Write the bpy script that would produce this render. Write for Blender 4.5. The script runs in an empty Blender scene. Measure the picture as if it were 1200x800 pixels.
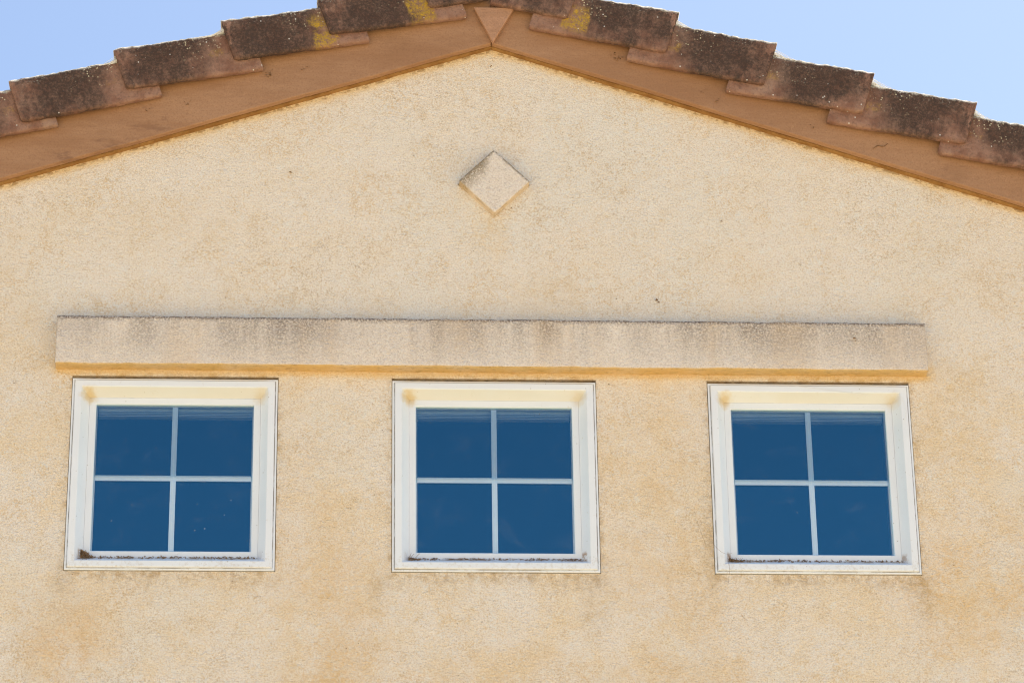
import bpy, bmesh, math, random
from mathutils import Vector, Matrix, noise
C = bpy.context.scene.collection
SC = bpy.context.scene
rnd = random.Random(7)

# ------------------------------------------------------------------ camera
cam = bpy.data.cameras.new('camera')
co = bpy.data.objects.new('camera', cam); C.objects.link(co)
yaw, pitch, roll = 0.05822, 0.43647, -0.01535
cy, sy, cp, sp = math.cos(yaw), math.sin(yaw), math.cos(pitch), math.sin(pitch)
fwd = Vector((sy*cp, cy*cp, sp)); rgt = Vector((cy, -sy, 0)); upv = rgt.cross(fwd)
r2 = math.cos(roll)*rgt + math.sin(roll)*upv
u2 = -math.sin(roll)*rgt + math.cos(roll)*upv
co.matrix_world = Matrix(((r2.x, u2.x, -fwd.x, -0.48556), (r2.y, u2.y, -fwd.y, -9.2787),
                          (r2.z, u2.z, -fwd.z, 1.64859), (0, 0, 0, 1)))
cam.sensor_width = 36; cam.lens = 3790.3*36/1200
cam.clip_start = .1; cam.clip_end = 3000
SC.camera = co

# ------------------------------------------------------------------ light
SUN_EL, SUN_AZ = math.radians(60), math.radians(57)      # behind the house, to the right (azimuth clockwise from +Y)
w = bpy.data.worlds.new('World'); SC.world = w; w.use_nodes = True
nt = w.node_tree
sky = nt.nodes.new('ShaderNodeTexSky'); sky.sky_type = 'NISHITA'; sky.sun_disc = False
sky.sun_elevation = SUN_EL; sky.sun_rotation = SUN_AZ
sky.air_density = 1.0; sky.dust_density = 1.3; sky.ozone_density = .35; sky.altitude = 50
bg = nt.nodes['Background']; bg.inputs[1].default_value = .101
nt.links.new(sky.outputs[0], bg.inputs[0])
sl = bpy.data.lights.new('sun', 'SUN'); sl.energy = 5.0; sl.angle = math.radians(.5); sl.color = (1, .96, .91)
so = bpy.data.objects.new('sun', sl); C.objects.link(so)
sd_ = Vector((math.sin(SUN_AZ)*math.cos(SUN_EL), math.cos(SUN_AZ)*math.cos(SUN_EL), math.sin(SUN_EL)))
so.rotation_euler = sd_.to_track_quat('Z', 'Y').to_euler(); so.location = (6, 10, 20)
SC.view_settings.view_transform = 'Standard'; SC.view_settings.look = 'None'
SC.view_settings.exposure = 1.06; SC.view_settings.gamma = 1
SC.render.engine = 'CYCLES'; SC.cycles.max_bounces = 8; SC.cycles.diffuse_bounces = 5
SC.cycles.transparent_max_bounces = 12
SC.cycles.pixel_filter_type = 'BLACKMAN_HARRIS'; SC.cycles.filter_width = 1.1

# ------------------------------------------------------------------ shader helper
class Mat:
    def __init__(s, name, rough=.9, spec=.3):
        s.m = bpy.data.materials.new(name); s.m.use_nodes = True
        s.nt = s.m.node_tree; s.b = s.nt.nodes['Principled BSDF']
        s.b.inputs['Roughness'].default_value = rough
        s.b.inputs['Specular IOR Level'].default_value = spec
        s.tc = s.nt.nodes.new('ShaderNodeTexCoord')
        s.sep = s.nt.nodes.new('ShaderNodeSeparateXYZ'); s.nt.links.new(s.tc.outputs['Object'], s.sep.inputs[0])
        s.x, s.y, s.z = s.sep.outputs
        s.P = s.tc.outputs['Object']
    def vary(s):                                  # shift the noise from object to object so look-alikes wear differently
        q = s.nt.nodes.new('ShaderNodeCombineXYZ'); rr = s.rand()
        for i, k in enumerate((23., 7., 41.)): s.put(q.inputs[i], s.mul(rr, k))
        v = s.nt.nodes.new('ShaderNodeVectorMath'); v.operation = 'ADD'
        s.put(v.inputs[0], s.P); s.put(v.inputs[1], q.outputs[0]); s.P = v.outputs[0]; return s
    def put(s, sock, v):
        if isinstance(v, bpy.types.NodeSocket): s.nt.links.new(v, sock)
        elif isinstance(v, (tuple, list)) and len(v) == 3 and sock.type == 'RGBA': sock.default_value = (*v, 1)
        else: sock.default_value = v
    def f(s, op, a, b=0., c=None, clamp=False):
        n = s.nt.nodes.new('ShaderNodeMath'); n.operation = op; n.use_clamp = clamp
        s.put(n.inputs[0], a); s.put(n.inputs[1], b)
        if c is not None: s.put(n.inputs[2], c)
        return n.outputs[0]
    def mul(s, *a):
        r = a[0]
        for b in a[1:]: r = s.f('MULTIPLY', r, b)
        return r
    def add(s, *a):
        r = a[0]
        for b in a[1:]: r = s.f('ADD', r, b)
        return r
    def step(s, v, lo, hi, a=0., b=1.):          # smooth map
        n = s.nt.nodes.new('ShaderNodeMapRange'); n.interpolation_type = 'SMOOTHSTEP'
        s.put(n.inputs[0], v)
        for i, q in enumerate((lo, hi, a, b)): s.put(n.inputs[i+1], q)
        return n.outputs[0]
    def scale(s, sx, sy, sz, off=(0, 0, 0), vec=None):
        n = s.nt.nodes.new('ShaderNodeMapping'); s.put(n.inputs[0], vec or s.P)
        n.inputs['Scale'].default_value = (sx, sy, sz); n.inputs['Location'].default_value = off
        return n.outputs[0]
    def noise(s, sc, det=4, rough=.55, vec=None, dist=0.):
        n = s.nt.nodes.new('ShaderNodeTexNoise'); s.put(n.inputs['Vector'], vec or s.P)
        n.inputs['Scale'].default_value = sc; n.inputs['Detail'].default_value = det
        n.inputs['Roughness'].default_value = rough; n.inputs['Distortion'].default_value = dist
        return n.outputs[0]
    def vor(s, sc, vec=None, rnd_=1.):
        n = s.nt.nodes.new('ShaderNodeTexVoronoi'); s.put(n.inputs['Vector'], vec or s.P)
        n.inputs['Scale'].default_value = sc; n.inputs['Randomness'].default_value = rnd_
        return n.outputs['Distance']
    def mix(s, fac, a, b):
        n = s.nt.nodes.new('ShaderNodeMix'); n.data_type = 'RGBA'
        s.put(n.inputs[0], fac); s.put(n.inputs[6], a); s.put(n.inputs[7], b)
        return n.outputs[2]
    def attr(s, name):
        n = s.nt.nodes.new('ShaderNodeAttribute'); n.attribute_type = 'OBJECT'; n.attribute_name = name
        return n.outputs['Fac']
    def rand(s):
        return s.nt.nodes.new('ShaderNodeObjectInfo').outputs['Random']
    def spot(s, cx, cz, rx, rz, soft=.5):        # soft elliptical stain, 1 in the middle
        dx = s.f('DIVIDE', s.f('SUBTRACT', s.x, cx), rx); dz = s.f('DIVIDE', s.f('SUBTRACT', s.z, cz), rz)
        d = s.f('SQRT', s.add(s.mul(dx, dx), s.mul(dz, dz)))
        return s.step(d, 1., 1.-soft, 0., 1.)
    def band(s, v, lo0, lo1, hi1, hi0):
        return s.mul(s.step(v, lo0, lo1), s.step(v, hi0, hi1))
    def bump(s, h, dist, strength=1.):
        n = s.nt.nodes.new('ShaderNodeBump'); s.put(n.inputs['Height'], h)
        n.inputs['Distance'].default_value = dist; n.inputs['Strength'].default_value = strength
        s.nt.links.new(n.outputs[0], s.b.inputs['Normal'])
    def out(s, c):
        s.put(s.b.inputs['Base Color'], c); return s.m

# ------------------------------------------------------------------ layout numbers (metres)
AX, AZ, ANG = 0.0, 7.0475, math.atan(1/3)
CA, SA = math.cos(ANG), math.sin(ANG)
HALF = 2.75                                  # half width of the gable wing
WX = (-1.0027, -0.0037, 0.9917); WTOP = 5.8424; WS = .64
LX0, LX1, LZ0, LZ1, LD = -1.3787, 1.3716, 5.8734, 6.0391, .047
def roofpt(side, s, n):
    X = s*CA + n*SA; Z = -s*SA + n*CA
    return side*X, AZ + Z

# ------------------------------------------------------------------ materials
def stucco(name, lintel=False):
    m = Mat(name, .95, .12)
    warp = m.noise(3.2, 5, .6)
    big = m.noise(1.3, 6, .65)
    mid = m.noise(7., 5, .6)
    patch = m.noise(3.4, 9, .78, dist=.4)
    grain = m.noise(175, 3, .75)
    grit = m.vor(150)
    curl = m.noise(48, 5, .75, dist=1.6)
    if lintel:
        base = m.mix(m.step(big, .35, .65), (.90, .81, .715), (.87, .77, .67))
    else:
        low_ = m.step(m.z, 6.25, 5.55, .30, 1.)
        base = m.mix(m.mul(m.step(patch, .42, .60), low_), (.90, .82, .72), (.89, .745, .55))
        base = m.mix(m.mul(m.step(big, .50, .62), .7), base, (.87, .82, .735))     # paler washed areas
    # fine ochre marks left in the hollows of the finish
    marks = m.mul(m.step(curl, .53, .64), m.step(mid, .40, .62, .15, 1.), .60 if not lintel else .22)
    base = m.mix(marks, base, (.76, .57, .31))
    marks2 = m.mul(m.step(m.noise(26, 6, .75, dist=2.), .60, .68), m.step(m.noise(2.3, 3), .46, .60), .6 if not lintel else .2)
    base = m.mix(marks2, base, (.50, .33, .17))
    pits = m.mul(m.step(grit, .34, .12), m.step(m.noise(60, 2), .42, .58), .42 if not lintel else .42)
    base = m.mix(pits, base, (.50, .35, .20) if not lintel else (.45, .38, .31))
    dkg = m.mul(m.step(grain, .50, .34), .42 if lintel else .50)
    base = m.mix(dkg, base, (.62, .44, .25) if not lintel else (.5, .42, .35))
    if not lintel:
        wp = m.mul(m.step(m.noise(24, 6, .75, vec=m.scale(1, 1, 1, (2, 2, 8))), .55, .63), m.step(m.noise(150, 2), .36, .55, .3, 1.), .7)
        base = m.mix(wp, base, (.88, .86, .80))
        for sc_, th, k_, col_ in ((17, .034, .58, (.70, .48, .23)), (31, .042, .55, (.65, .45, .22)), (9, .014, .6, (.52, .36, .18))):
            rg = m.step(m.f('ABSOLUTE', m.f('SUBTRACT', m.noise(sc_, 6, .72, dist=.5), .5)), th, th*.2)
            rg = m.mul(rg, m.step(m.noise(sc_*.28, 4, .6, vec=m.scale(1, 1, 1, (sc_, 3, 1))), .51, .63), m.step(m.noise(140, 2), .38, .55), k_)
            base = m.mix(rg, base, col_)
        sp_ = m.mul(m.step(m.vor(26), .10, .045), m.step(m.noise(5, 3), .48, .60), .55)
        base = m.mix(sp_, base, (.36, .25, .15))
    light = m.mul(m.step(grain, .52, .64), .55)
    base = m.mix(light, base, (.96, .93, .86))
    z, x = m.z, m.x
    if not lintel:
        n4 = m.step(m.noise(5.5, 6, .7), .30, .68)
        # orange-brown weathering
        for (cx, cz, rx, rz, k, c) in (
            (1.48, 5.16, .34, .30, 0.72, (.80, .54, .25)), (1.50, 5.72, .22, .24, 0.51, (.80, .58, .31)),
            (-.52, 4.98, .20, .55, 0.58, (.80, .56, .29)), (-1.62, 6.02, .30, .42, .28, (.76, .57, .33)),
            (-1.30, 4.98, .17, .20, 0.61, (.80, .54, .27)), (.50, 5.45, .22, .60, 0.51, (.80, .58, .33)),
            (-.62, 5.45, .14, .45, .28, (.80, .58, .33)), (.62, 4.95, .22, .24, 0.43, (.78, .56, .31)),
            (.02, 4.86, .9, .16, 0.36, (.79, .57, .32)), (1.60, 6.30, .35, .30, .22, (.75, .56, .33)),
            (-1.15, 6.40, .45, .14, .25, (.76, .57, .33)), (.12, 6.14, .35, .10, .25, (.75, .56, .33)),
            (.30, 5.12, .06, .18, .30, (.40, .26, .12)), (1.315, 5.13, .05, .12, .30, (.38, .25, .12)),
            (-1.33, 5.14, .05, .12, .3, (.38, .26, .13)), (-.36, 5.15, .05, .10, .3, (.42, .28, .13)),
            (.66, 5.30, .04, .18, .25, (.40, .27, .13)), (-.01, 6.35, .08, .10, .5, (.78, .53, .22))):
            base = m.mix(m.mul(m.spot(cx, cz, rx*1.25, rz*1.25, .95), n4, m.step(curl, .38, .60, .35, 1.), k*1.5), base, c)
        # dirt line under each window sill
        for wx in WX:
            d = m.mul(m.band(x, wx-.36, wx-.31, wx+.31, wx+.36), m.band(z, 5.125, 5.185, 5.30, 5.31),
                      m.step(m.noise(55, 5, .75, vec=m.scale(1, 1, .6)), .42, .62), m.step(m.noise(6, 3), .40, .62, .15, 1.), .55)
            base = m.mix(d, base, (.42, .29, .16))
            d = m.mul(m.band(x, wx-.345, wx-.322, wx+.322, wx+.345), m.band(z, 5.16, 5.19, 5.86, 5.87),
                      m.step(m.noise(30, 5, .7), .46, .62), .5)
            base = m.mix(d, base, (.50, .33, .15))
        # pale washed strip, with sky light bounced off moulding and diamond tops painted in
        zz = m.add(z, m.mul(m.f('SUBTRACT', m.noise(9, 4), .5), .03))
        bl = m.mul(m.band(x, LX0-.02, LX0+.06, LX1, LX1+.08), m.band(zz, 6.02, 6.035, 6.052, 6.098),
                   m.step(m.noise(5, 4), .25, .55), .15)
        base = m.mix(bl, base, (.80, .82, .81))
        bl = m.mul(m.spot(.095, 6.60, .075, .085, .8), .1)
        base = m.mix(bl, base, (.80, .82, .81))
        for (cx, cz, r) in ((-1.62, 6.28, .12), (-1.45, 6.13, .10), (-.85, 6.62, .12), (-.35, 6.75, .2), (1.25, 6.08, .14), (.85, 4.98, .12), (1.62, 5.5, .12)):
            base = m.mix(m.mul(m.spot(cx, cz, r, r*.7, .9), n4, .6), base, (.86, .79, .68))
        # yellow bounce glow painted in under the moulding and under the barge board
        warm_glow = m.mul(m.band(x, LX0-.03, LX0+.01, LX1, LX1+.05), m.band(zz, 5.845, 5.868, 5.90, 5.92), .45)
        base = m.mix(warm_glow, base, (.80, .50, .10))
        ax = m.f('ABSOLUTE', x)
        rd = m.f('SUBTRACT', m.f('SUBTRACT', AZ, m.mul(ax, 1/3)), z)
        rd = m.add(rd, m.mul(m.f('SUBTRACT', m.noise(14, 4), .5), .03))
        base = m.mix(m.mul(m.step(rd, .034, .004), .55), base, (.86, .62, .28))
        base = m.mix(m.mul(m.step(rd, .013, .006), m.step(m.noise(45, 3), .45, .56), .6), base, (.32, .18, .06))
    else:
        o = m.attr('diamond')
        # soot and algae streaks running from the top edge of the moulding
        sx = m.scale(1, 1, .16)
        st = m.noise(8, 6, .72, vec=sx); fine = m.noise(70, 3, .6, vec=m.scale(1, 1, .25))
        low = m.noise(1.9, 2, .5, vec=m.scale(1, 0, 0, (3.7, 0, 0)))
        dep = m.f('SUBTRACT', LZ1, z)
        amt = m.step(low, .36, .58, .25, 1.)
        for cx, rx, k in ((.155, .12, .9), (-.21, .09, .6), (-1.18, .07, .5), (.50, .12, .5), (.74, .10, .35), (-.62, .10, .4), (1.16, .07, .35)):
            amt = m.f('MAXIMUM', amt, m.mul(m.step(m.f('ABSOLUTE', m.f('SUBTRACT', x, cx)), rx, rx*.3), k+.25))
        s1 = m.mul(m.step(dep, .21, .0), m.step(st, .32, .60), amt, .78)
        s2 = m.mul(m.step(dep, .030, .003), m.step(m.noise(20, 4, .7, vec=m.scale(1, 1, .3)), .28, .52), .8)
        s3 = m.step(m.add(dep, m.mul(m.f('SUBTRACT', m.noise(35, 4), .5), .012)), .014, .006, 0., .95)
        speck = m.step(m.noise(150, 3, .7), .36, .60, .25, 1.)
        tot = m.mul(m.f('MAXIMUM', m.f('MAXIMUM', s1, s2), s3), m.f('SUBTRACT', 1., o))
        tot = m.mul(tot, speck)
        base = m.mix(tot, base, (.20, .15, .115))
        ol = m.mul(m.step(m.noise(6, 5, .6, vec=sx), .50, .68), .25)
        base = m.mix(ol, base, (.70, .50, .30))
        # diamond: mould along the upper left edge
        xd = m.f('SUBTRACT', x, .0042); zd = m.f('SUBTRACT', z, 6.5415)
        e1 = m.f('SUBTRACT', .1168, m.f('SUBTRACT', zd, xd))         # distance to the upper left edge
        e2 = m.f('SUBTRACT', .1168, m.add(zd, xd))
        ul = m.mul(m.step(e1, .095, .0), m.step(m.f('ABSOLUTE', m.add(xd, .065)), .062, .03), m.step(m.noise(160, 3, .7), .36, .54), 1.)
        ed = m.mul(m.f('MAXIMUM', m.step(e1, .024, .004), m.step(e2, .016, .003)), m.step(m.noise(60, 4), .35, .52), .85)
        base = m.mix(m.mul(m.f('MAXIMUM', m.mul(ul, .9), ed), o), base, (.27, .20, .11))
        # the same ochre bounce glow painted on the underside as on the wall below it
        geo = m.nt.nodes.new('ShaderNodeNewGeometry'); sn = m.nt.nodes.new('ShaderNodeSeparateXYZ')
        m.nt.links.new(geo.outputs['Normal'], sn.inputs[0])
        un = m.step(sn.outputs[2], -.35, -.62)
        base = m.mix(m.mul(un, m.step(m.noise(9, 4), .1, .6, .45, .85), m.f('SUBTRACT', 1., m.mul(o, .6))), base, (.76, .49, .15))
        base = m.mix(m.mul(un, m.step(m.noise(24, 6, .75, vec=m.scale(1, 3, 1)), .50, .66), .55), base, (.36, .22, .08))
    h = m.add(m.mul(m.noise(190, 4, .7), 1.4), m.mul(m.noise(60, 3, .6), .7), m.mul(m.vor(170), .6), m.mul(m.noise(27, 4, .7, dist=1.), 1.4))
    m.bump(h, .0042, 1.)
    return m.out(base)

def tile_mat():
    m = Mat('weathered_concrete_tile', .95, .1)
    t = m.f('ABSOLUTE', m.x); z = m.z; r = m.rand()
    off = m.nt.nodes.new('ShaderNodeCombineXYZ'); m.put(off.inputs[0], m.mul(r, 37.)); m.put(off.inputs[2], m.mul(r, 11.))
    va = m.nt.nodes.new('ShaderNodeVectorMath'); va.operation = 'ADD'
    m.put(va.inputs[0], m.P); m.put(va.inputs[1], off.outputs[0]); V = va.outputs[0]
    base = m.mix(m.step(m.noise(18, 5, .65, vec=V), .35, .65), (.235, .122, .086), (.34, .20, .145))
    base = m.mix(m.mul(m.step(m.noise(8, 4, .6, vec=m.scale(1, 1, .5, vec=V)), .52, .66), .45), base, (.42, .29, .22))
    # black lichen cover on the exposed face
    n1 = m.noise(7.5, 7, .68, vec=V); n2 = m.noise(60, 4, .7, vec=V); n3 = m.noise(28, 5, .7, vec=m.scale(1, 1, .45, vec=V))
    expo = m.band(m.add(t, m.mul(m.f('SUBTRACT', n3, .5), .16), m.mul(m.f('SUBTRACT', n2, .5), .05), m.mul(m.f('SUBTRACT', m.f('DIVIDE', z, .16), .5), -.035)), -.02, .0, .235, .345)
    vert = m.add(m.mul(m.step(z, .0, .11), m.attr('vert')), m.mul(m.f('SUBTRACT', m.noise(4.5, 2, .5, vec=V), .5), .9), m.mul(m.step(t, .02, .14), .16), m.attr('vert0'))
    dk = m.step(m.add(m.mul(m.f('SUBTRACT', n1, .5), .8), .5, m.mul(m.f('SUBTRACT', n3, .5), .55), vert, m.mul(m.f('SUBTRACT', n2, .5), .25)), .40, .80)
    dk = m.mul(dk, expo)
    dk = m.mul(dk, m.step(m.noise(110, 5, .8, vec=V), .28, .62, .55, 1.))
    base = m.mix(m.mul(dk, .93), base, (.046, .034, .029))
    base = m.mix(m.mul(m.step(m.noise(110, 3, .7, vec=V), .5, .64), .30), base, (.09, .065, .055))
    # pale green-cream crust close to the top edge, painted paler for its sunlit rim
    geo = m.nt.nodes.new('ShaderNodeNewGeometry'); sn = m.nt.nodes.new('ShaderNodeSeparateXYZ')
    cr = m.mul(m.step(m.add(z, m.mul(m.f('SUBTRACT', n3, .5), .03)), m.f('SUBTRACT', m.attr('height'), .016), m.f('SUBTRACT', m.attr('height'), .005)),
               m.step(m.noise(45, 4, .7, vec=V), .30, .50))
    base = m.mix(m.mul(cr, .85), base, (.62, .57, .46))
    hg = m.f('SUBTRACT', m.attr('height'), .055)
    sk = m.mul(m.step(m.noise(135, 4, .75, vec=V), .56, .64), m.step(z, hg, m.attr('height')), m.step(m.noise(17, 4, .6, vec=V), .40, .60), .75)
    base = m.mix(sk, base, (.56, .52, .43))
    # cream lichen dots clustered towards the lap
    vd = m.vor(95, vec=V); vd2 = m.vor(38, vec=V)
    cl = m.mul(m.band(t, .15, .24, .31, .34), m.step(z, .05, .12))
    dots = m.mul(m.step(vd, .30, .18), m.step(m.noise(22, 2, vec=V), .46, .56), m.add(m.mul(cl, .9), .04))
    base = m.mix(dots, base, (.62, .55, .38))
    base = m.mix(m.mul(m.step(vd2, .115, .06), m.step(m.noise(13, 1, vec=V), .54, .58)), base, (.66, .63, .58))
    # sulphur-yellow lichen where water runs out of the lap
    ly = m.attr('lichen')
    yt = m.add(t, m.mul(m.f('SUBTRACT', n3, .5), .06))
    yw = m.add(m.mul(ly, .030), .008)
    ym = m.step(m.f('ABSOLUTE', m.f('SUBTRACT', yt, .312)), m.add(yw, .018), yw)
    yz = m.step(m.f('ABSOLUTE', m.f('SUBTRACT', z, m.add(m.mul(ly, -.03), .085))), m.add(m.mul(ly, .07), .012), m.add(m.mul(ly, .035), .0))
    yel = m.mul(ym, yz, m.step(m.noise(190, 4, .8, vec=V), .36, .56, .35, 1.), m.step(m.noise(75, 5, .8, vec=V), .36, .52), m.step(m.add(m.noise(48, 5, .8, vec=V), m.mul(m.f('SUBTRACT', m.noise(14, 3, vec=V), .5), .8)), m.add(m.mul(ly, -.10), .44), m.add(m.mul(ly, -.08), .60)), m.step(ly, .0, .5, .2, .95))
    base = m.mix(yel, base, m.mix(m.step(m.noise(70, 4, .7, vec=V), .40, .62), (.40, .26, .05), (.58, .36, .03)))
    m.bump(m.add(m.noise(130, 5, .7, vec=V), m.mul(n1, 1.)), .004, .9)
    return m.out(base)

def paint_brown(name, col, col2):
    m = Mat(name, .6, .3)
    V = m.scale(.12, 1, 1)
    base = m.mix(m.step(m.noise(16, 6, .7, vec=V), .35, .68), col, col2)
    base = m.mix(m.mul(m.step(m.noise(5, 6, .7), .52, .70), .35), base, tuple(c*.72 for c in col))
    base = m.mix(m.mul(m.step(m.vor(60), .10, .04), m.step(m.noise(9, 2), .50, .58), .6), base, (.12, .06, .03))
    base = m.mix(m.mul(m.step(m.noise(80, 3, .7), .52, .7), .25), base, tuple(min(1, c*1.3) for c in col2))
    sm = m.mul(m.step(m.noise(11, 5, .75, vec=m.scale(.35, 1, 1, (5, 2, 1))), .58, .68), .6)
    base = m.mix(sm, base, (.20, .10, .055))
    gz = m.mul(m.step(m.noise(3.3, 6, .7, vec=m.scale(.5, 1, 1.5, (9, 1, 1))), .44, .62), .55)
    base = m.mix(gz, base, (.30, .15, .07))
    base = m.mix(m.mul(m.step(m.noise(170, 2, .7), .50, .64), .35), base, (.24, .12, .06))
    m.bump(m.add(m.noise(90, 5, .7, vec=m.scale(.3, 1, 1)), m.mul(m.noise(12, 3, vec=V), 1.5)), .0016, .8)
    return m.out(base)

def vinyl():
    m = Mat('white_vinyl', .45, .4).vary()
    base = m.mix(m.step(m.noise(6, 4), .35, .7), (.77, .815, .87), (.74, .785, .84))
    base = m.mix(m.mul(m.step(m.noise(42, 6, .8, dist=1.), .60, .70), .35), base, (.50, .43, .32))
    base = m.mix(m.mul(m.step(m.vor(34), .07, .03), .7), base, (.25, .22, .18))
    m.bump(m.noise(60, 3), .0006, .5)
    sb = m.mul(m.step(m.z, -.560, -.575), m.band(m.y, .000, .010, .0256, .0261), m.step(m.noise(55, 5, .75, vec=m.scale(.6, 1, 1)), .36, .56), m.step(m.noise(7, 2), .36, .58, .15, 1.), .9)
    base = m.mix(sb, base, (.36, .22, .12))
    edge_ = m.f('MAXIMUM', m.step(m.f('ABSOLUTE', m.x), .306, .308), m.f('MAXIMUM', m.step(m.z, -.014, -.012), m.step(m.z, -.626, -.628)))
    gr = m.mul(m.band(m.y, -.0038, -.0028, -.0008, .0), edge_, m.step(m.noise(16, 5, .7), .38, .60), .6)
    base = m.mix(gr, base, (.22, .16, .11))
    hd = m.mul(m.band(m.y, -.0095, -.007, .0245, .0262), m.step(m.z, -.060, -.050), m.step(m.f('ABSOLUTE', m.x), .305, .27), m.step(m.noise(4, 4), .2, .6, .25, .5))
    base = m.mix(hd, base, (.70, .62, .46))  # warm ground bounce tinted into the head splay, with some yellowing
    # grime gathered low on the frame and rust-yellow in the top corners
    z = m.z; ax = m.f('ABSOLUTE', m.x)
    g = m.mul(m.step(z, -.575, -.60), m.step(m.noise(90, 5, .75), .48, .68), .35)
    base = m.mix(g, base, (.46, .38, .26))
    c = m.f('SQRT', m.add(m.f('POWER', m.f('SUBTRACT', ax, .268), 2), m.f('POWER', m.add(z, .052), 2)))
    c = m.mul(m.step(m.add(c, m.mul(m.f('SUBTRACT', m.noise(60, 3), .5), .03)), .034, .006), .6, m.step(m.x, .3, -.1, .45, 1.))
    base = m.mix(c, base, (.62, .42, .10))
    return m.out(base)

def plain(name, c, c2, sc, rough=.9, bumpd=.001, spec=.2):
    m = Mat(name, rough, spec)
    n = m.noise(sc, 5, .65)
    m.bump(n, bumpd)
    return m.out(m.mix(m.step(n, .35, .65), c, c2))

def glass(name, trans, refl, fac):
    m = Mat(name).vary(); nt_ = m.nt
    nt_.nodes.remove(m.b)
    tr = nt_.nodes.new('ShaderNodeBsdfTransparent'); tr.inputs[0].default_value = (*trans, 1)
    gl = nt_.nodes.new('ShaderNodeBsdfGlossy'); gl.inputs[0].default_value = (*refl, 1); gl.inputs[1].default_value = .02
    fr = nt_.nodes.new('ShaderNodeFresnel'); fr.inputs[0].default_value = 1.5
    fx = m.f('MULTIPLY', fr.outputs[0], fac/.042, clamp=True)
    mx = nt_.nodes.new('ShaderNodeMixShader'); nt_.links.new(fx, mx.inputs[0])
    nt_.links.new(tr.outputs[0], mx.inputs[1]); nt_.links.new(gl.outputs[0], mx.inputs[2])
    # dust film and dried drip marks
    df = nt_.nodes.new('ShaderNodeBsdfDiffuse'); df.inputs[0].default_value = (.6, .6, .58, 1)
    dust = m.mul(m.step(m.noise(9, 6, .75, dist=.8), .52, .76), .035)
    dots = m.mul(m.step(m.vor(22), .07, .03), m.step(m.noise(7, 1), .54, .6), .35)
    mx2 = nt_.nodes.new('ShaderNodeMixShader'); nt_.links.new(m.f('MAXIMUM', dust, dots), mx2.inputs[0])
    nt_.links.new(mx.outputs[0], mx2.inputs[1]); nt_.links.new(df.outputs[0], mx2.inputs[2])
    nt_.links.new(mx2.outputs[0], nt_.nodes['Material Output'].inputs[0])
    return m.m

M_wall = stucco('cream_stucco'); M_lintel = stucco('grey_cream_stucco', True)
M_tile = tile_mat()
M_fascia = paint_brown('brown_painted_board', (.345, .185, .095), (.40, .225, .122))
M_tri = paint_brown('pinkish_brown_painted_board', (.42, .23, .13), (.50, .28, .17))
M_caulk = plain('ochre_caulk', (.26, .13, .04), (.36, .20, .07), 22)
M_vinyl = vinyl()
M_bar = plain('pale_grid_bar', (.90, .94, .96), (.87, .92, .95), 20, .4)
M_blind = plain('pale_blind', (.80, .80, .78), (.74, .74, .72), 30, .6)
M_glass = glass('outer_glass', (.95, .98, .99), (.18, .68, 1.), .215)
M_glass2 = glass('inner_glass', (.82, .88, .9), (.3, .65, .9), .06)
M_spacer = plain('grey_spacer', (.74, .73, .70), (.66, .65, .61), 30, .5)
M_dark = plain('room_painted_dark', (.018, .018, .02), (.022, .022, .024), 4)
M_gap = plain('dirty_joint', (.10, .07, .04), (.36, .27, .17), 45)
M_debris = plain('dry_debris', (.16, .085, .04), (.34, .22, .12), 200)
M_web = plain('cobweb_silk', (.8, .8, .78), (.75, .75, .72), 50, .6)
M_ground = plain('dry_sandy_ground', (.51, .41, .25), (.46, .36, .215), 3, .95, .02)
M_soffit = plain('roof_deck_wood', (.20, .12, .07), (.26, .16, .09), 12)

# ------------------------------------------------------------------ mesh helpers
def obj(name, verts, faces, mat, parent=None, loc=None, smooth=False):
    me = bpy.data.meshes.new(name); me.from_pydata([tuple(v) for v in verts], [], faces); me.update()
    bm = bmesh.new(); bm.from_mesh(me); bmesh.ops.recalc_face_normals(bm, faces=bm.faces); bm.to_mesh(me); bm.free()
    if smooth:
        for p in me.polygons: p.use_smooth = True
    me.materials.append(mat)
    o = bpy.data.objects.new(name, me); C.objects.link(o)
    if loc is not None: o.location = loc
    if parent: o.parent = parent
    return o
def box_v(x0, x1, y0, y1, z0, z1, V, F):
    b = len(V)
    V += [(x0,y0,z0),(x1,y0,z0),(x1,y1,z0),(x0,y1,z0),(x0,y0,z1),(x1,y0,z1),(x1,y1,z1),(x0,y1,z1)]
    F += [tuple(b+i for i in f) for f in ((0,1,2,3),(4,7,6,5),(0,4,5,1),(1,5,6,2),(2,6,7,3),(3,7,4,0))]
def tag(o, label, cat, group=None, kind=None):
    o['label'] = label
    if cat: o['category'] = cat
    if group: o['group'] = group
    if kind: o['kind'] = kind

# ------------------------------------------------------------------ ground
g = obj('ground', [(-600,-600,0),(600,-600,0),(600,600,0),(-600,600,0)], [(0,1,2,3)], M_ground)
g['kind'] = 'structure'

# ------------------------------------------------------------------ house
house = bpy.data.objects.new('house', None); C.objects.link(house)
tag(house, 'cream stucco house gable with brown barge boards, weathered roof tiles and three small white windows', 'house')

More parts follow.
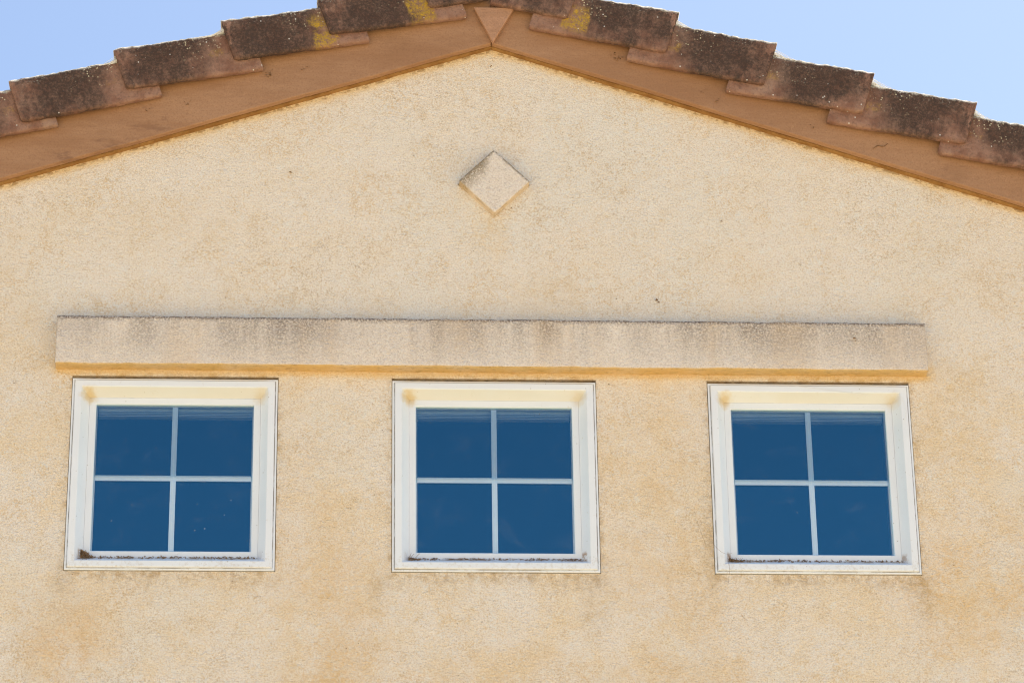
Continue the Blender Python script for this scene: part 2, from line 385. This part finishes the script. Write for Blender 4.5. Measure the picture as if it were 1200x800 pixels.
# gable wall with three openings, 0.18 m thick
GAPS, GAPT = .002, .011
V, F = [], []
holes = [(wx-WS/2-GAPS, wx+WS/2+GAPS, WTOP-WS-GAPS, WTOP+GAPT) for wx in WX]
zb, zt = holes[0][2], holes[0][3]
xs = [-HALF] + [q for h in holes for q in h[:2]] + [HALF]
def quad(a, b, c, d): 
    n = len(V); V.extend([a, b, c, d]); F.append((n, n+1, n+2, n+3))
for y in (0., .18):
    for i in range(len(xs)-1):
        quad((xs[i],y,0),(xs[i+1],y,0),(xs[i+1],y,zb),(xs[i],y,zb))
        if i % 2 == 0: quad((xs[i],y,zb),(xs[i+1],y,zb),(xs[i+1],y,zt),(xs[i],y,zt))
    n = len(V)
    ze = AZ + .08 - HALF/3
    top = [(xx, y, zt) for xx in xs] + [(HALF, y, ze), (0, y, AZ+.08), (-HALF, y, ze)]
    V += top; F.append(tuple(range(n, n+len(top))))
for h in holes:
    x0, x1, a, b = h
    quad((x0,0,a),(x0,.18,a),(x0,.18,b),(x0,0,b)); quad((x1,0,a),(x1,.18,a),(x1,.18,b),(x1,0,b))
    quad((x0,0,a),(x1,0,a),(x1,.18,a),(x0,.18,a)); quad((x0,0,b),(x1,0,b),(x1,.18,b),(x0,.18,b))
wall = obj('wall', V, F, M_wall, house)
bm = bmesh.new(); bm.from_mesh(wall.data); bmesh.ops.remove_doubles(bm, verts=bm.verts, dist=1e-5)
bmesh.ops.recalc_face_normals(bm, faces=bm.faces); bm.to_mesh(wall.data); bm.free()
V, F = [], []
for sd in (-1, 1):
    box_v(*sorted((sd*HALF, sd*(HALF-.18))), .183, 7.0, 0, AZ - HALF/3, V, F)
box_v(-HALF, HALF, 7.003, 7.18, 0, AZ - HALF/3, V, F)
side = obj('side_wall', V, F, M_wall, house)
# room behind the windows, painted near-black so its unlit inside reads dark
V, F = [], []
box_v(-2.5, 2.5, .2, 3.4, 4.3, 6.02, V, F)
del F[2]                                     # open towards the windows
obj('unlit_room_stand_in', V, F, M_dark, house)

# grid box with roughened surface (moulding and diamond)
def rough_block(name, pts_fn, nu, nv, nw, mat, parent, amp, seed):
    bm = bmesh.new(); idx = {}
    def vert(i, j, k):
        key = (i, j, k)
        if key not in idx:
            p = Vector(pts_fn(i/nu, j/nv, k/nw))
            idx[key] = bm.verts.new(p)
        return idx[key]
    for i in range(nu):
        for k in range(nw):
            bm.faces.new([vert(i,0,k),vert(i+1,0,k),vert(i+1,0,k+1),vert(i,0,k+1)])
            bm.faces.new([vert(i,nv,k),vert(i,nv,k+1),vert(i+1,nv,k+1),vert(i+1,nv,k)])
    for i in range(nu):
        for j in range(nv):
            bm.faces.new([vert(i,j,0),vert(i,j+1,0),vert(i+1,j+1,0),vert(i+1,j,0)])
            bm.faces.new([vert(i,j,nw),vert(i+1,j,nw),vert(i+1,j+1,nw),vert(i,j+1,nw)])
    for j in range(nv):
        for k in range(nw):
            bm.faces.new([vert(0,j,k),vert(0,j,k+1),vert(0,j+1,k+1),vert(0,j+1,k)])
            bm.faces.new([vert(nu,j,k),vert(nu,j+1,k),vert(nu,j+1,k+1),vert(nu,j,k+1)])
    bmesh.ops.recalc_face_normals(bm, faces=bm.faces)
    # soften the hard arrises then roughen
    for v in bm.verts:
        v.co += Vector([noise.noise(v.co*q + Vector((seed, q, seed))) * amp for q in (61, 67, 71)])
        v.co += Vector([noise.noise(v.co*q + Vector((seed, q, seed))) * amp*1.2 for q in (11, 12, 13)])
    bmesh.ops.smooth_vert(bm, verts=[v for v in bm.verts if v.co.y < -.004], factor=.5, use_axis_x=True, use_axis_y=True, use_axis_z=True)
    me = bpy.data.meshes.new(name); bm.to_mesh(me); bm.free()
    for p in me.polygons: p.use_smooth = True
    me.materials.append(mat)
    o = bpy.data.objects.new(name, me); C.objects.link(o); o.parent = parent
    return o
def lin(a, b, t): return a + (b-a)*t
o = rough_block('lintel_moulding', lambda a, b, c: (lin(LX0, LX1, a), lin(-LD, .01, b), lin(LZ0, LZ1, c)), 440, 10, 26, M_lintel, house, .0016, 3.)
o['diamond'] = 0.; o['label'] = 'long stucco band above the windows, streaked with soot along its top edge'
DX, DZ, DR = .0042, 6.5415, .1168
def dia(a, b, c):
    u, v = a-.5, c-.5
    k = DR * (1 - .02*(1-b)); return (DX + (u+v)*k, lin(-.031, .008, b), DZ + (v-u)*k)
o = rough_block('diamond_ornament', dia, 34, 8, 34, M_lintel, house, .0011, 9.)
o['diamond'] = 1.; o['label'] = 'small raised stucco diamond with mould on its upper left edge'

# barge boards, caulk line, triangular joint plate
L_S = HALF/CA + .10
for sd in (-1, 1):
    def poly(n0, n1, s1, y0, y1, V, F, nseg=1):
        # board from the plumb cut at the ridge down the slope
        pts = []
        for n in (n0, n1):
            s0 = -n*SA/CA                    # x = 0
            for i in range(nseg+1):
                s = lin(s0, s1, i/nseg); x, z = roofpt(sd, s, n); pts.append((x + sd*.0008, z))
        b = len(V); k = nseg+1
        for y in (y0, y1): V.extend([(x, y, z) for x, z in pts])
        for i in range(nseg):
            F.append((b+i, b+i+1, b+k+i+1, b+k+i)); F.append((b+2*k+i, b+3*k+i, b+3*k+i+1, b+2*k+i+1))
            F.append((b+i, b+2*k+i, b+2*k+i+1, b+i+1)); F.append((b+k+i, b+k+i+1, b+3*k+i+1, b+3*k+i))
        F.append((b, b+k, b+3*k, b+2*k)); F.append((b+k-1, b+3*k-1, b+4*k-1, b+2*k-1))
    V, F = [], []
    poly(.0, .235, L_S, -.046, -.023, V, F, 120)
    o = obj('barge_board', V, F, M_fascia, house)
    o['label'] = 'brown barge board on the %s slope' % ('left' if sd < 0 else 'right')
    for v in o.data.vertices:                # slightly wavy, worn arris
        v.co.z += noise.noise(Vector((v.co.x*3, v.co.z*2, 5.)))*.0022 + noise.noise(Vector((v.co.x*25, 1, 5.)))*.0007
        v.co.y += noise.noise(Vector((v.co.x*2.2, v.co.z*9, 1.)))*.0035
    bv = o.modifiers.new('bevel', 'BEVEL'); bv.width = .003; bv.segments = 2; bv.limit_method = 'ANGLE'
    V, F = [], []
    poly(-.001, .05, L_S, -.021, .004, V, F, 160)
    o = obj('caulk_line', V, F, M_caulk, house)
    for v in o.data.vertices:
        v.co.z += noise.noise(Vector((v.co.x*40, 2, 5.)))*.0015 + noise.noise(Vector((v.co.x*9, 2, 5.)))*.0015
V, F = [], []
tri = [(-.0588, 7.1712), (.0769, 7.1712), (.0035, 7.0385)]
for y in (-.066, -.0475): V += [(x, y, z) for x, z in tri]
F = [(0,1,2),(5,4,3),(0,3,4,1),(1,4,5,2),(2,5,3,0)]
o = obj('joint_plate', V, F, M_tri, house); o['label'] = 'triangular brown plate covering the board joint at the peak'
bv = o.modifiers.new('bevel', 'BEVEL'); bv.width = .0025; bv.segments = 2

# ---------------------------------------------------------------- roof: deck, verge tiles, field tiles
roof = bpy.data.objects.new('roof', None); C.objects.link(roof); roof.parent = house
for sd in (-1, 1):
    V, F = [], []
    pts = [roofpt(sd, -n*SA/CA, n) for n in (.09, .232)] + [roofpt(sd, L_S+.25, n) for n in (.232, .09)]
    for y in (-.0112, 7.4): V += [(x, y, z) for x, z in pts]
    F = [(0,1,2,3),(7,6,5,4),(0,4,5,1),(1,5,6,2),(2,6,7,3),(3,7,4,0)]
    obj('roof_deck', V, F, M_soffit, roof)

def rake_tile(sd, s, nb, nt_, L, tabn, lichen, seed, chip=0.):
    """one angled verge tile: upright face plus top flange, swept up the slope from its lower (leading) end"""
    tilt = math.atan2(nb-tabn, L)
    H = nt_ - nb; TH = .019; R = .017
    prof = [(TH, 0.), (TH*.5, -.001), (.004, .0), (.0008, .003), (0., .012), (0., H*.25), (0., H*.5), (0., H*.75)]
    for a in (0, 22, 45, 68, 90):
        a = math.radians(a); prof.append((R - R*math.cos(a), H - R + R*math.sin(a)))
    prof += [(.05, H+.001), (.10, H+.002), (.17, H), (.17, H-TH), (.10, H-TH), (TH+.008, H-TH), (TH, H-TH-.008), (TH, H*.5)]
    nseg = 44; V, F = [], []; k = len(prof)
    ts = [0, .0025] + [L*(i/nseg) for i in range(1, nseg)] + [L-.002, L]
    for q, t in enumerate(ts):
        for (y, n) in prof:
            yy, nn = y, n
            e = 1 if t > .001 else .0
            if q == 0: yy = y + (.0025 if y < .01 else 0); nn = n + (.002 if n < .01 else (-.002 if n > H-.004 else 0))
            # rounded lower corner of the hidden (tab) end
            r = L - t
            cr = (.003 if sd < 0 else .008) + chip
            if r < cr and n < .05: nn = n + (cr - math.sqrt(max(0, cr*cr - (cr-r)**2)))
            # worn lower leading corner
            if t < .012 and n < .03: nn += (.012-t)*.45
            p = Vector((t*1., yy, nn))
            w1 = noise.noise(Vector((t*55+seed, yy*40, nn*55)))*.0016 + noise.noise(Vector((t*160+seed, yy*90, nn*160)))*.0008
            w2 = noise.noise(Vector((t*9+seed, 3.1, nn*3)))*.0022
            if n > H-.03: w1 *= 1.7
            V.append((sd*-1*(t - nn*math.tan(tilt)), yy + .05*t - w1 - w2, nn + w1*1.2 + w2*.6))
    for q in range(len(ts)-1):
        for i in range(k):
            j = (i+1) % k
            F.append((q*k+i, q*k+j, (q+1)*k+j, (q+1)*k+i))
    # caps as fans of quads between the outer and inner lines
    for q in (0, len(ts)-1):
        F.append(tuple(q*k+i for i in range(k)))
    x, z = roofpt(sd, s, nb)
    tilt = math.atan2(nb-tabn, L)
    o = obj('roof_tile', V, F, M_tile, roof, (x, -.0925, z))
    for p in o.data.polygons: p.use_smooth = len(p.vertices) == 4
    o.data.set_sharp_from_angle(angle=math.radians(50))
    o.rotation_euler = (0, sd*(ANG - tilt), 0)
    o['height'] = H; o['lichen'] = lichen; o['vert'] = .08 if sd < 0 else .24; o['vert0'] = .10 if sd < 0 else -.02
    return o
Lt = [  # s_lead, n_bottom, n_top, length, n_tab, lichen
    (.159, .167, .320, .200, .145, .05), (.503, .169, .313, .458, .106, .9), (.830, .171, .326, .450, .117, .95),
    (1.194, .173, .330, .450, .120, .12), (1.548, .157, .318, .460, .125, .08), (1.893, .155, .318, .456, .122, .1)]
Rt = [(.213, .150, .302, .262, .125, .0), (.558, .134, .297, .461, .083, .72), (.897, .122, .290, .459, .076, .20),
      (1.232, .130, .291, .453, .070, .14), (1.581, .130, .294, .457, .069, .16), (1.925, .130, .291, .426, .076, .05)]
tiles = []
for i, t in enumerate(Lt): rake_tile(-1, *t, seed=3.3*i+1)
for i, t in enumerate(Rt): rake_tile(1, *t, seed=5.1*i+40, chip=.012 if i == 5 else 0)
for sd, n in ((-1, .155), (1, .132)):
    for i in range(3): rake_tile(sd, (1.893 if sd < 0 else 1.925) + .342*(i+1), n, n+.16, .455, n-.05, .1, seed=70+i*9+sd)

# field tiles behind the verge, low waves stepped in courses (cannot be told apart from the street)
for sd in (-1, 1):
    V, F = [], []
    ny = 120; y0, y1 = .085, 7.3
    for c in range(9):
        sA, sB = .02 + c*.34, .02 + (c+1)*.34
        if sB > L_S+.3: break
        b = len(V)
        for (s, n) in ((sA, .245), (sB, .275), (sB, .252)):
            for i in range(ny+1):
                y = lin(y0, y1, i/ny); x, z = roofpt(sd, s, n + .018*math.cos(i*math.pi/3.)); V.append((x, y, z))
        for r in range(2):
            for i in range(ny):
                a = b + r*(ny+1) + i; F.append((a, a+1, a+ny+2, a+ny+1))
    o = obj('field_tiles', V, F, M_tile, roof); o['height'] = 99.; o['lichen'] = 0.; o['kind'] = 'stuff'
V, F = [], []
for i in range(24):                           # half-round ridge caps in one row
    ya = -.08 + i*.31; yb = ya + .33
    b = len(V)
    for (y, r) in ((ya, .125), (yb, .11)):
        for q in range(9):
            a = math.pi*q/8; V.append((r*math.cos(a), y, AZ+.255 + r*math.sin(a)*.8))
    for q in range(8): F.append((b+q, b+q+1, b+9+q+1, b+9+q))
    F.append(tuple(b+q for q in range(9)))
o = obj('ridge_caps', V, F, M_tile, roof); o['height'] = 99.; o['lichen'] = 0.; o['kind'] = 'stuff'

# ---------------------------------------------------------------- windows
def ring(prof, mat, name, parent, seg=1):
    """sweep (inset, y) profile round the square opening with mitred corners; origin = top centre"""
    V, F = [], []; h = WS/2
    for (ins, y) in prof:
        a = h - ins
        V += [(-a, y, -ins), (a, y, -ins), (a, y, -WS+ins), (-a, y, -WS+ins)]
    n = len(prof)
    for i in range(n):
        j = (i+1) % n
        for c in range(4):
            d = (c+1) % 4
            F.append((i*4+c, i*4+d, j*4+d, j*4+c))
    return obj(name, V, F, mat, parent)
def window(wx, label):
    w_ = bpy.data.objects.new('window', None); C.objects.link(w_); w_.parent = house; w_.location = (wx, 0, WTOP)
    w_['label'] = label
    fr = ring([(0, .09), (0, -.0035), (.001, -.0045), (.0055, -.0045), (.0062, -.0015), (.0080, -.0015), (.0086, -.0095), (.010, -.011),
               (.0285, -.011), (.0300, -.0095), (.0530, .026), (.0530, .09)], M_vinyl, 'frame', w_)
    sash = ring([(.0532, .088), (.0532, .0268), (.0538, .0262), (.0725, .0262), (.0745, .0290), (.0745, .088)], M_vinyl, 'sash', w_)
    for q in (fr, sash):
        bv = q.modifiers.new('bevel', 'BEVEL'); bv.width = .0006; bv.segments = 1; bv.limit_method = 'ANGLE'
    g0 = .0745; hw = WS/2 - g0; zt_, zb_ = -g0, -WS+g0; zc = (zt_+zb_)/2 + .002
    V, F = [], []; box_v(-.0085, .0085, .0405, .0465, zb_-.004, zt_+.004, V, F); obj('muntin', V, F, M_bar, w_)
    for a, b in ((-hw-.004, -.0087), (.0087, hw+.004)):
        V, F = [], []; box_v(a, b, .0410, .0460, zc-.0085, zc+.0085, V, F); obj('muntin', V, F, M_bar, w_)
    for (a, b) in ((-hw-.003, -.0002), (.0002, hw+.003)):
        for (c, d) in ((zc+.0002, zt_+.003), (zb_-.003, zc-.0002)):
            V, F = [(a,.036,c),(b,.036,c),(b,.036,d),(a,.036,d)], [(0,1,2,3)]
            p = obj('pane', V, F, M_glass, w_)
    V, F = [(-hw-.003,.052,zb_-.003),(hw+.003,.052,zb_-.003),(hw+.003,.052,zt_+.003),(-hw-.003,.052,zt_+.003)], [(0,1,2,3)]
    obj('inner_pane', V, F, M_glass2, w_)
    sp = [(g0-.0005, .0368), (g0+.0012, .0372), (g0+.0042, .039), (g0+.0042, .0490), (g0+.0012, .0512), (g0-.0005, .0516)]
    ring(sp, M_spacer, 'spacer_bar', w_)
    # dirty joint packed behind the frame edge
    V, F = [], []
    a = WS/2; t = .0017
    box_v(-a-t, a+t, .014, .06, .0003, GAPT-.0003, V, F); box_v(-a-t, a+t, .003, .06, -WS-t, -WS-.0003, V, F)
    box_v(-a-t, -a-.0003, .002, .06, -WS, 0, V, F); box_v(a+.0003, a+t, .002, .06, -WS, 0, V, F)
    obj('joint_seal', V, F, M_gap, w_)
    return w_
window(WX[0], 'left one of the three white four-pane windows')
window(WX[1], 'middle one of the three white four-pane windows')
window(WX[2], 'right one of the three white four-pane windows')

# raised blinds hanging inside, just showing through the top of the glass
for k, wx in enumerate(WX):
    bl = bpy.data.objects.new('blind', None); C.objects.link(bl); bl.location = (wx, .068, WTOP-.0745)
    tag(bl, 'raised pale blind just visible behind the top of the %s window' % ('left', 'middle', 'right')[k], 'blind', 'raised blinds behind the windows')
    V, F = [], []; box_v(-.242, .242, -.012, .014, -.012, .05, V, F); obj('headrail', V, F, M_blind, bl)
    for q in range(3):
        V, F = [], []; z0 = -.0175 - .0055*q + .0008*k
        box_v(-.240, .240, -.012, .013, z0, z0+.0016, V, F); obj('slat', V, F, M_blind, bl)

# ---------------------------------------------------------------- debris on the sills
def chips(spots, name, label, cat, mat=M_debris):
    V, F = [], []
    for (c, r) in spots:
        b = len(V)
        ax_ = Vector((rnd.uniform(-1, 1), rnd.uniform(-1, 1), rnd.uniform(-.5, .5))).normalized()
        for v in ((1,0,-.4),(-.5,.8,-.3),(-.5,-.8,-.4),(0,.1,.8)):
            d = Vector(v); d += ax_*d.dot(ax_)*rnd.uniform(.2, 2.4)
            d = Vector([q*rnd.uniform(.6, 1.2) for q in d])
            V.append(Vector(c) + d*r)
        F += [(b,b+1,b+2),(b,b+3,b+1),(b+1,b+3,b+2),(b+2,b+3,b)]
    o = obj(name, V, F, mat); tag(o, label, cat, None, 'stuff'); return o
def strands(name, label, segs, rad, group=None, mat=M_web, cat='cobweb'):
    V, F = [], []
    for pts in segs:
        b = len(V)
        for i, p in enumerate(pts):
            p = Vector(p); d = (Vector(pts[min(i+1, len(pts)-1)]) - Vector(pts[max(i-1, 0)])).normalized()
            u = d.cross(Vector((.3, .8, .2))).normalized(); v = d.cross(u)
            for a in (0, 2.094, 4.189): V.append(p + (u*math.cos(a) + v*math.sin(a))*rad)
        for i in range(len(pts)-1):
            for k in range(3):
                F.append((b+i*3+k, b+i*3+(k+1)%3, b+i*3+3+(k+1)%3, b+i*3+3+k))
    o = obj(name, V, F, mat); tag(o, label, cat, group, 'stuff' if cat == 'debris' else None); return o
names3 = ('left', 'middle', 'right')
for k, wx in enumerate(WX):
    zs = WTOP - WS + .0545; sp_ = []
    for i in range(330):
        u = rnd.random(); x = wx + lin(-.268, .268, u)
        dens = .45 + .55*noise.noise(Vector((x*14+k*9, 2, 0)))
        if k == 2: dens *= 1.15 - .9*u
        if rnd.random() > dens + .35: continue
        yy = rnd.uniform(.006, .024)
        base = zs - .0225 + (yy+.0095)/.0355*.0225      # on the sloping sill
        sp_.append(((x, yy, base + rnd.uniform(0, .0035)), rnd.uniform(.0012, .0032)))
    for i in range((95, 30, 60)[k]):                    # heap in the left corner
        q = abs(rnd.gauss(0, .018)); x = wx - .272 + q; yy = rnd.uniform(.004, .023)
        base = zs - .0225 + (yy+.0095)/.0355*.0225
        sp_.append(((x, yy, base + rnd.uniform(0, max(.002, (.026, .007, .012)[k] - q*.6))), rnd.uniform(.0014, .004)))
    chips(sp_, 'sill_debris', 'line of dry brown debris lying on the sill of the %s window' % names3[k], 'debris')
    # dry stalks and silk caught in the corner
    sg = []
    for i in range((26, 10, 16)[k]):
        p = Vector((wx - .27 + abs(rnd.gauss(0, .015)), rnd.uniform(-.004, .02), zs - .018 + rnd.uniform(0, .012)))
        d = Vector((rnd.gauss(.3, 1), rnd.gauss(-.3, .5), rnd.gauss(.2, .6))).normalized()*rnd.uniform(.008, .03)
        sg.append([p, p + d*.5 + Vector((0, 0, .001)), p + d])
    strands('dry_stalks', 'dry stalks and fluff caught in the lower left corner of the %s window' % names3[k], sg, .0006, mat=M_debris, cat='debris')

# loose strands on the right-hand window
zw = WTOP - WS
sg = [[(WX[2]-.372+.006*t_, -.012, zw+.17-.02*t_) for t_ in range(5)],
      [(WX[2]-.33+.01*t_, -.016-.002*t_, zw+.10-.018*t_+.0018*t_*t_) for t_ in range(7)],
      [(WX[2]-.28+.003*math.sin(t_), -.014, zw+.03-.013*t_) for t_ in range(6)]]
strands('hanging_strand', 'thin dark web strands hanging off the lower left corner of the right window', sg, .0004, mat=M_debris)
sg = [[(WX[2]+.275+.03*math.sin(t_*.3), -.015, WTOP-.02-.014*t_) for t_ in range(9)],
      [(WX[2]-.05+.06*t_, -.013, WTOP-.008-.008*t_) for t_ in range(5)]]
strands('web_thread', 'pale web threads across the upper right corner of the right window', sg, .0005)

# mud specks and insect husks stuck on the wall
sp_ = [((.52, -.003, 6.135), .007), ((.527, -.002, 6.127), .004), ((1.14, -LD-.003, 5.985), .0055), ((1.145, -LD-.002, 5.975), .003),
       ((.0, -.003, 6.985), .004), ((-.655, -.003, 6.58), .004), ((.74, -.002, 6.42), .0035), ((.06, -.003, 6.46), .003)]
for sd, s_, n_, k_ in ((-1, 1.15, .105, 5), (-1, .735, .108, 14), (1, .405, .085, 16), (1, .72, .052, 4), (-1, .62, .09, 4), (1, .765, .040, 6), (-1, 1.02, .085, 5), (1, 1.10, .05, 4)):
    for q in range(k_):
        x_, z_ = roofpt(sd, s_ + rnd.gauss(0, .008), n_ + rnd.gauss(0, .007)); sp_.append(((x_, -.049, z_), rnd.uniform(.0012, .0032)))
for q in range(26):                          # rubbed mark on the right barge board
    x_, z_ = roofpt(1, 1.30 + .0016*q, .035 + .0013*q + .006*math.sin(q*.25)); sp_.append(((x_, -.0475, z_), .0018))
for i in range(130):
    sp_.append(((rnd.uniform(-1.7, 1.7), -.001, rnd.uniform(4.75, 6.5)), rnd.uniform(.0008, .0022)))
o = chips([s_ for s_ in sp_ if not any(abs(s_[0][0]-wx) < .34 and 5.19 < s_[0][2] < 5.86 for wx in WX)
           and not (LZ0-.01 < s_[0][2] < LZ1+.01 and s_[0][1] > -.02)], 'mud_specks', 'small dark mud specks and insect husks stuck to the stucco wall and barge boards', 'mud specks')

# cobwebs in the steps between verge tiles
def web(sd, s, n, label):
    sg = []
    for i in range(110):
        a = rnd.random()**1.6
        x0, z0 = roofpt(sd, s-.004, n + .016*rnd.random()**1.5 + .001)
        x1, z1 = roofpt(sd, s + .010 + .11*a, n - .001 + .0045*rnd.random())
        y0 = -.088 + rnd.random()*.05; y1 = -.082 + rnd.random()*.06
        p0, p1 = Vector((x0, y0, z0)), Vector((x1, y1, z1)); md = (p0+p1)/2 - Vector((0, 0, rnd.random()*.006))
        sg.append([p0, md, p1])
    strands('cobweb', label, sg, .0006, 'cobwebs in the steps between the verge tiles')
web(-1, .832, .285, 'cobweb in the tile step on the left slope, nearer the peak')
web(-1, 1.196, .283, 'cobweb in the tile step on the left slope, nearer the left frame edge')
web(1, .560, .252, 'cobweb in the uppermost tile step on the right slope')
web(1, .898, .251, 'cobweb in the second tile step down from the peak on the right slope')
web(1, 1.234, .250, 'cobweb in the third tile step down from the peak on the right slope')
web(1, 1.583, .250, 'cobweb in the lowest tile step on the right slope')
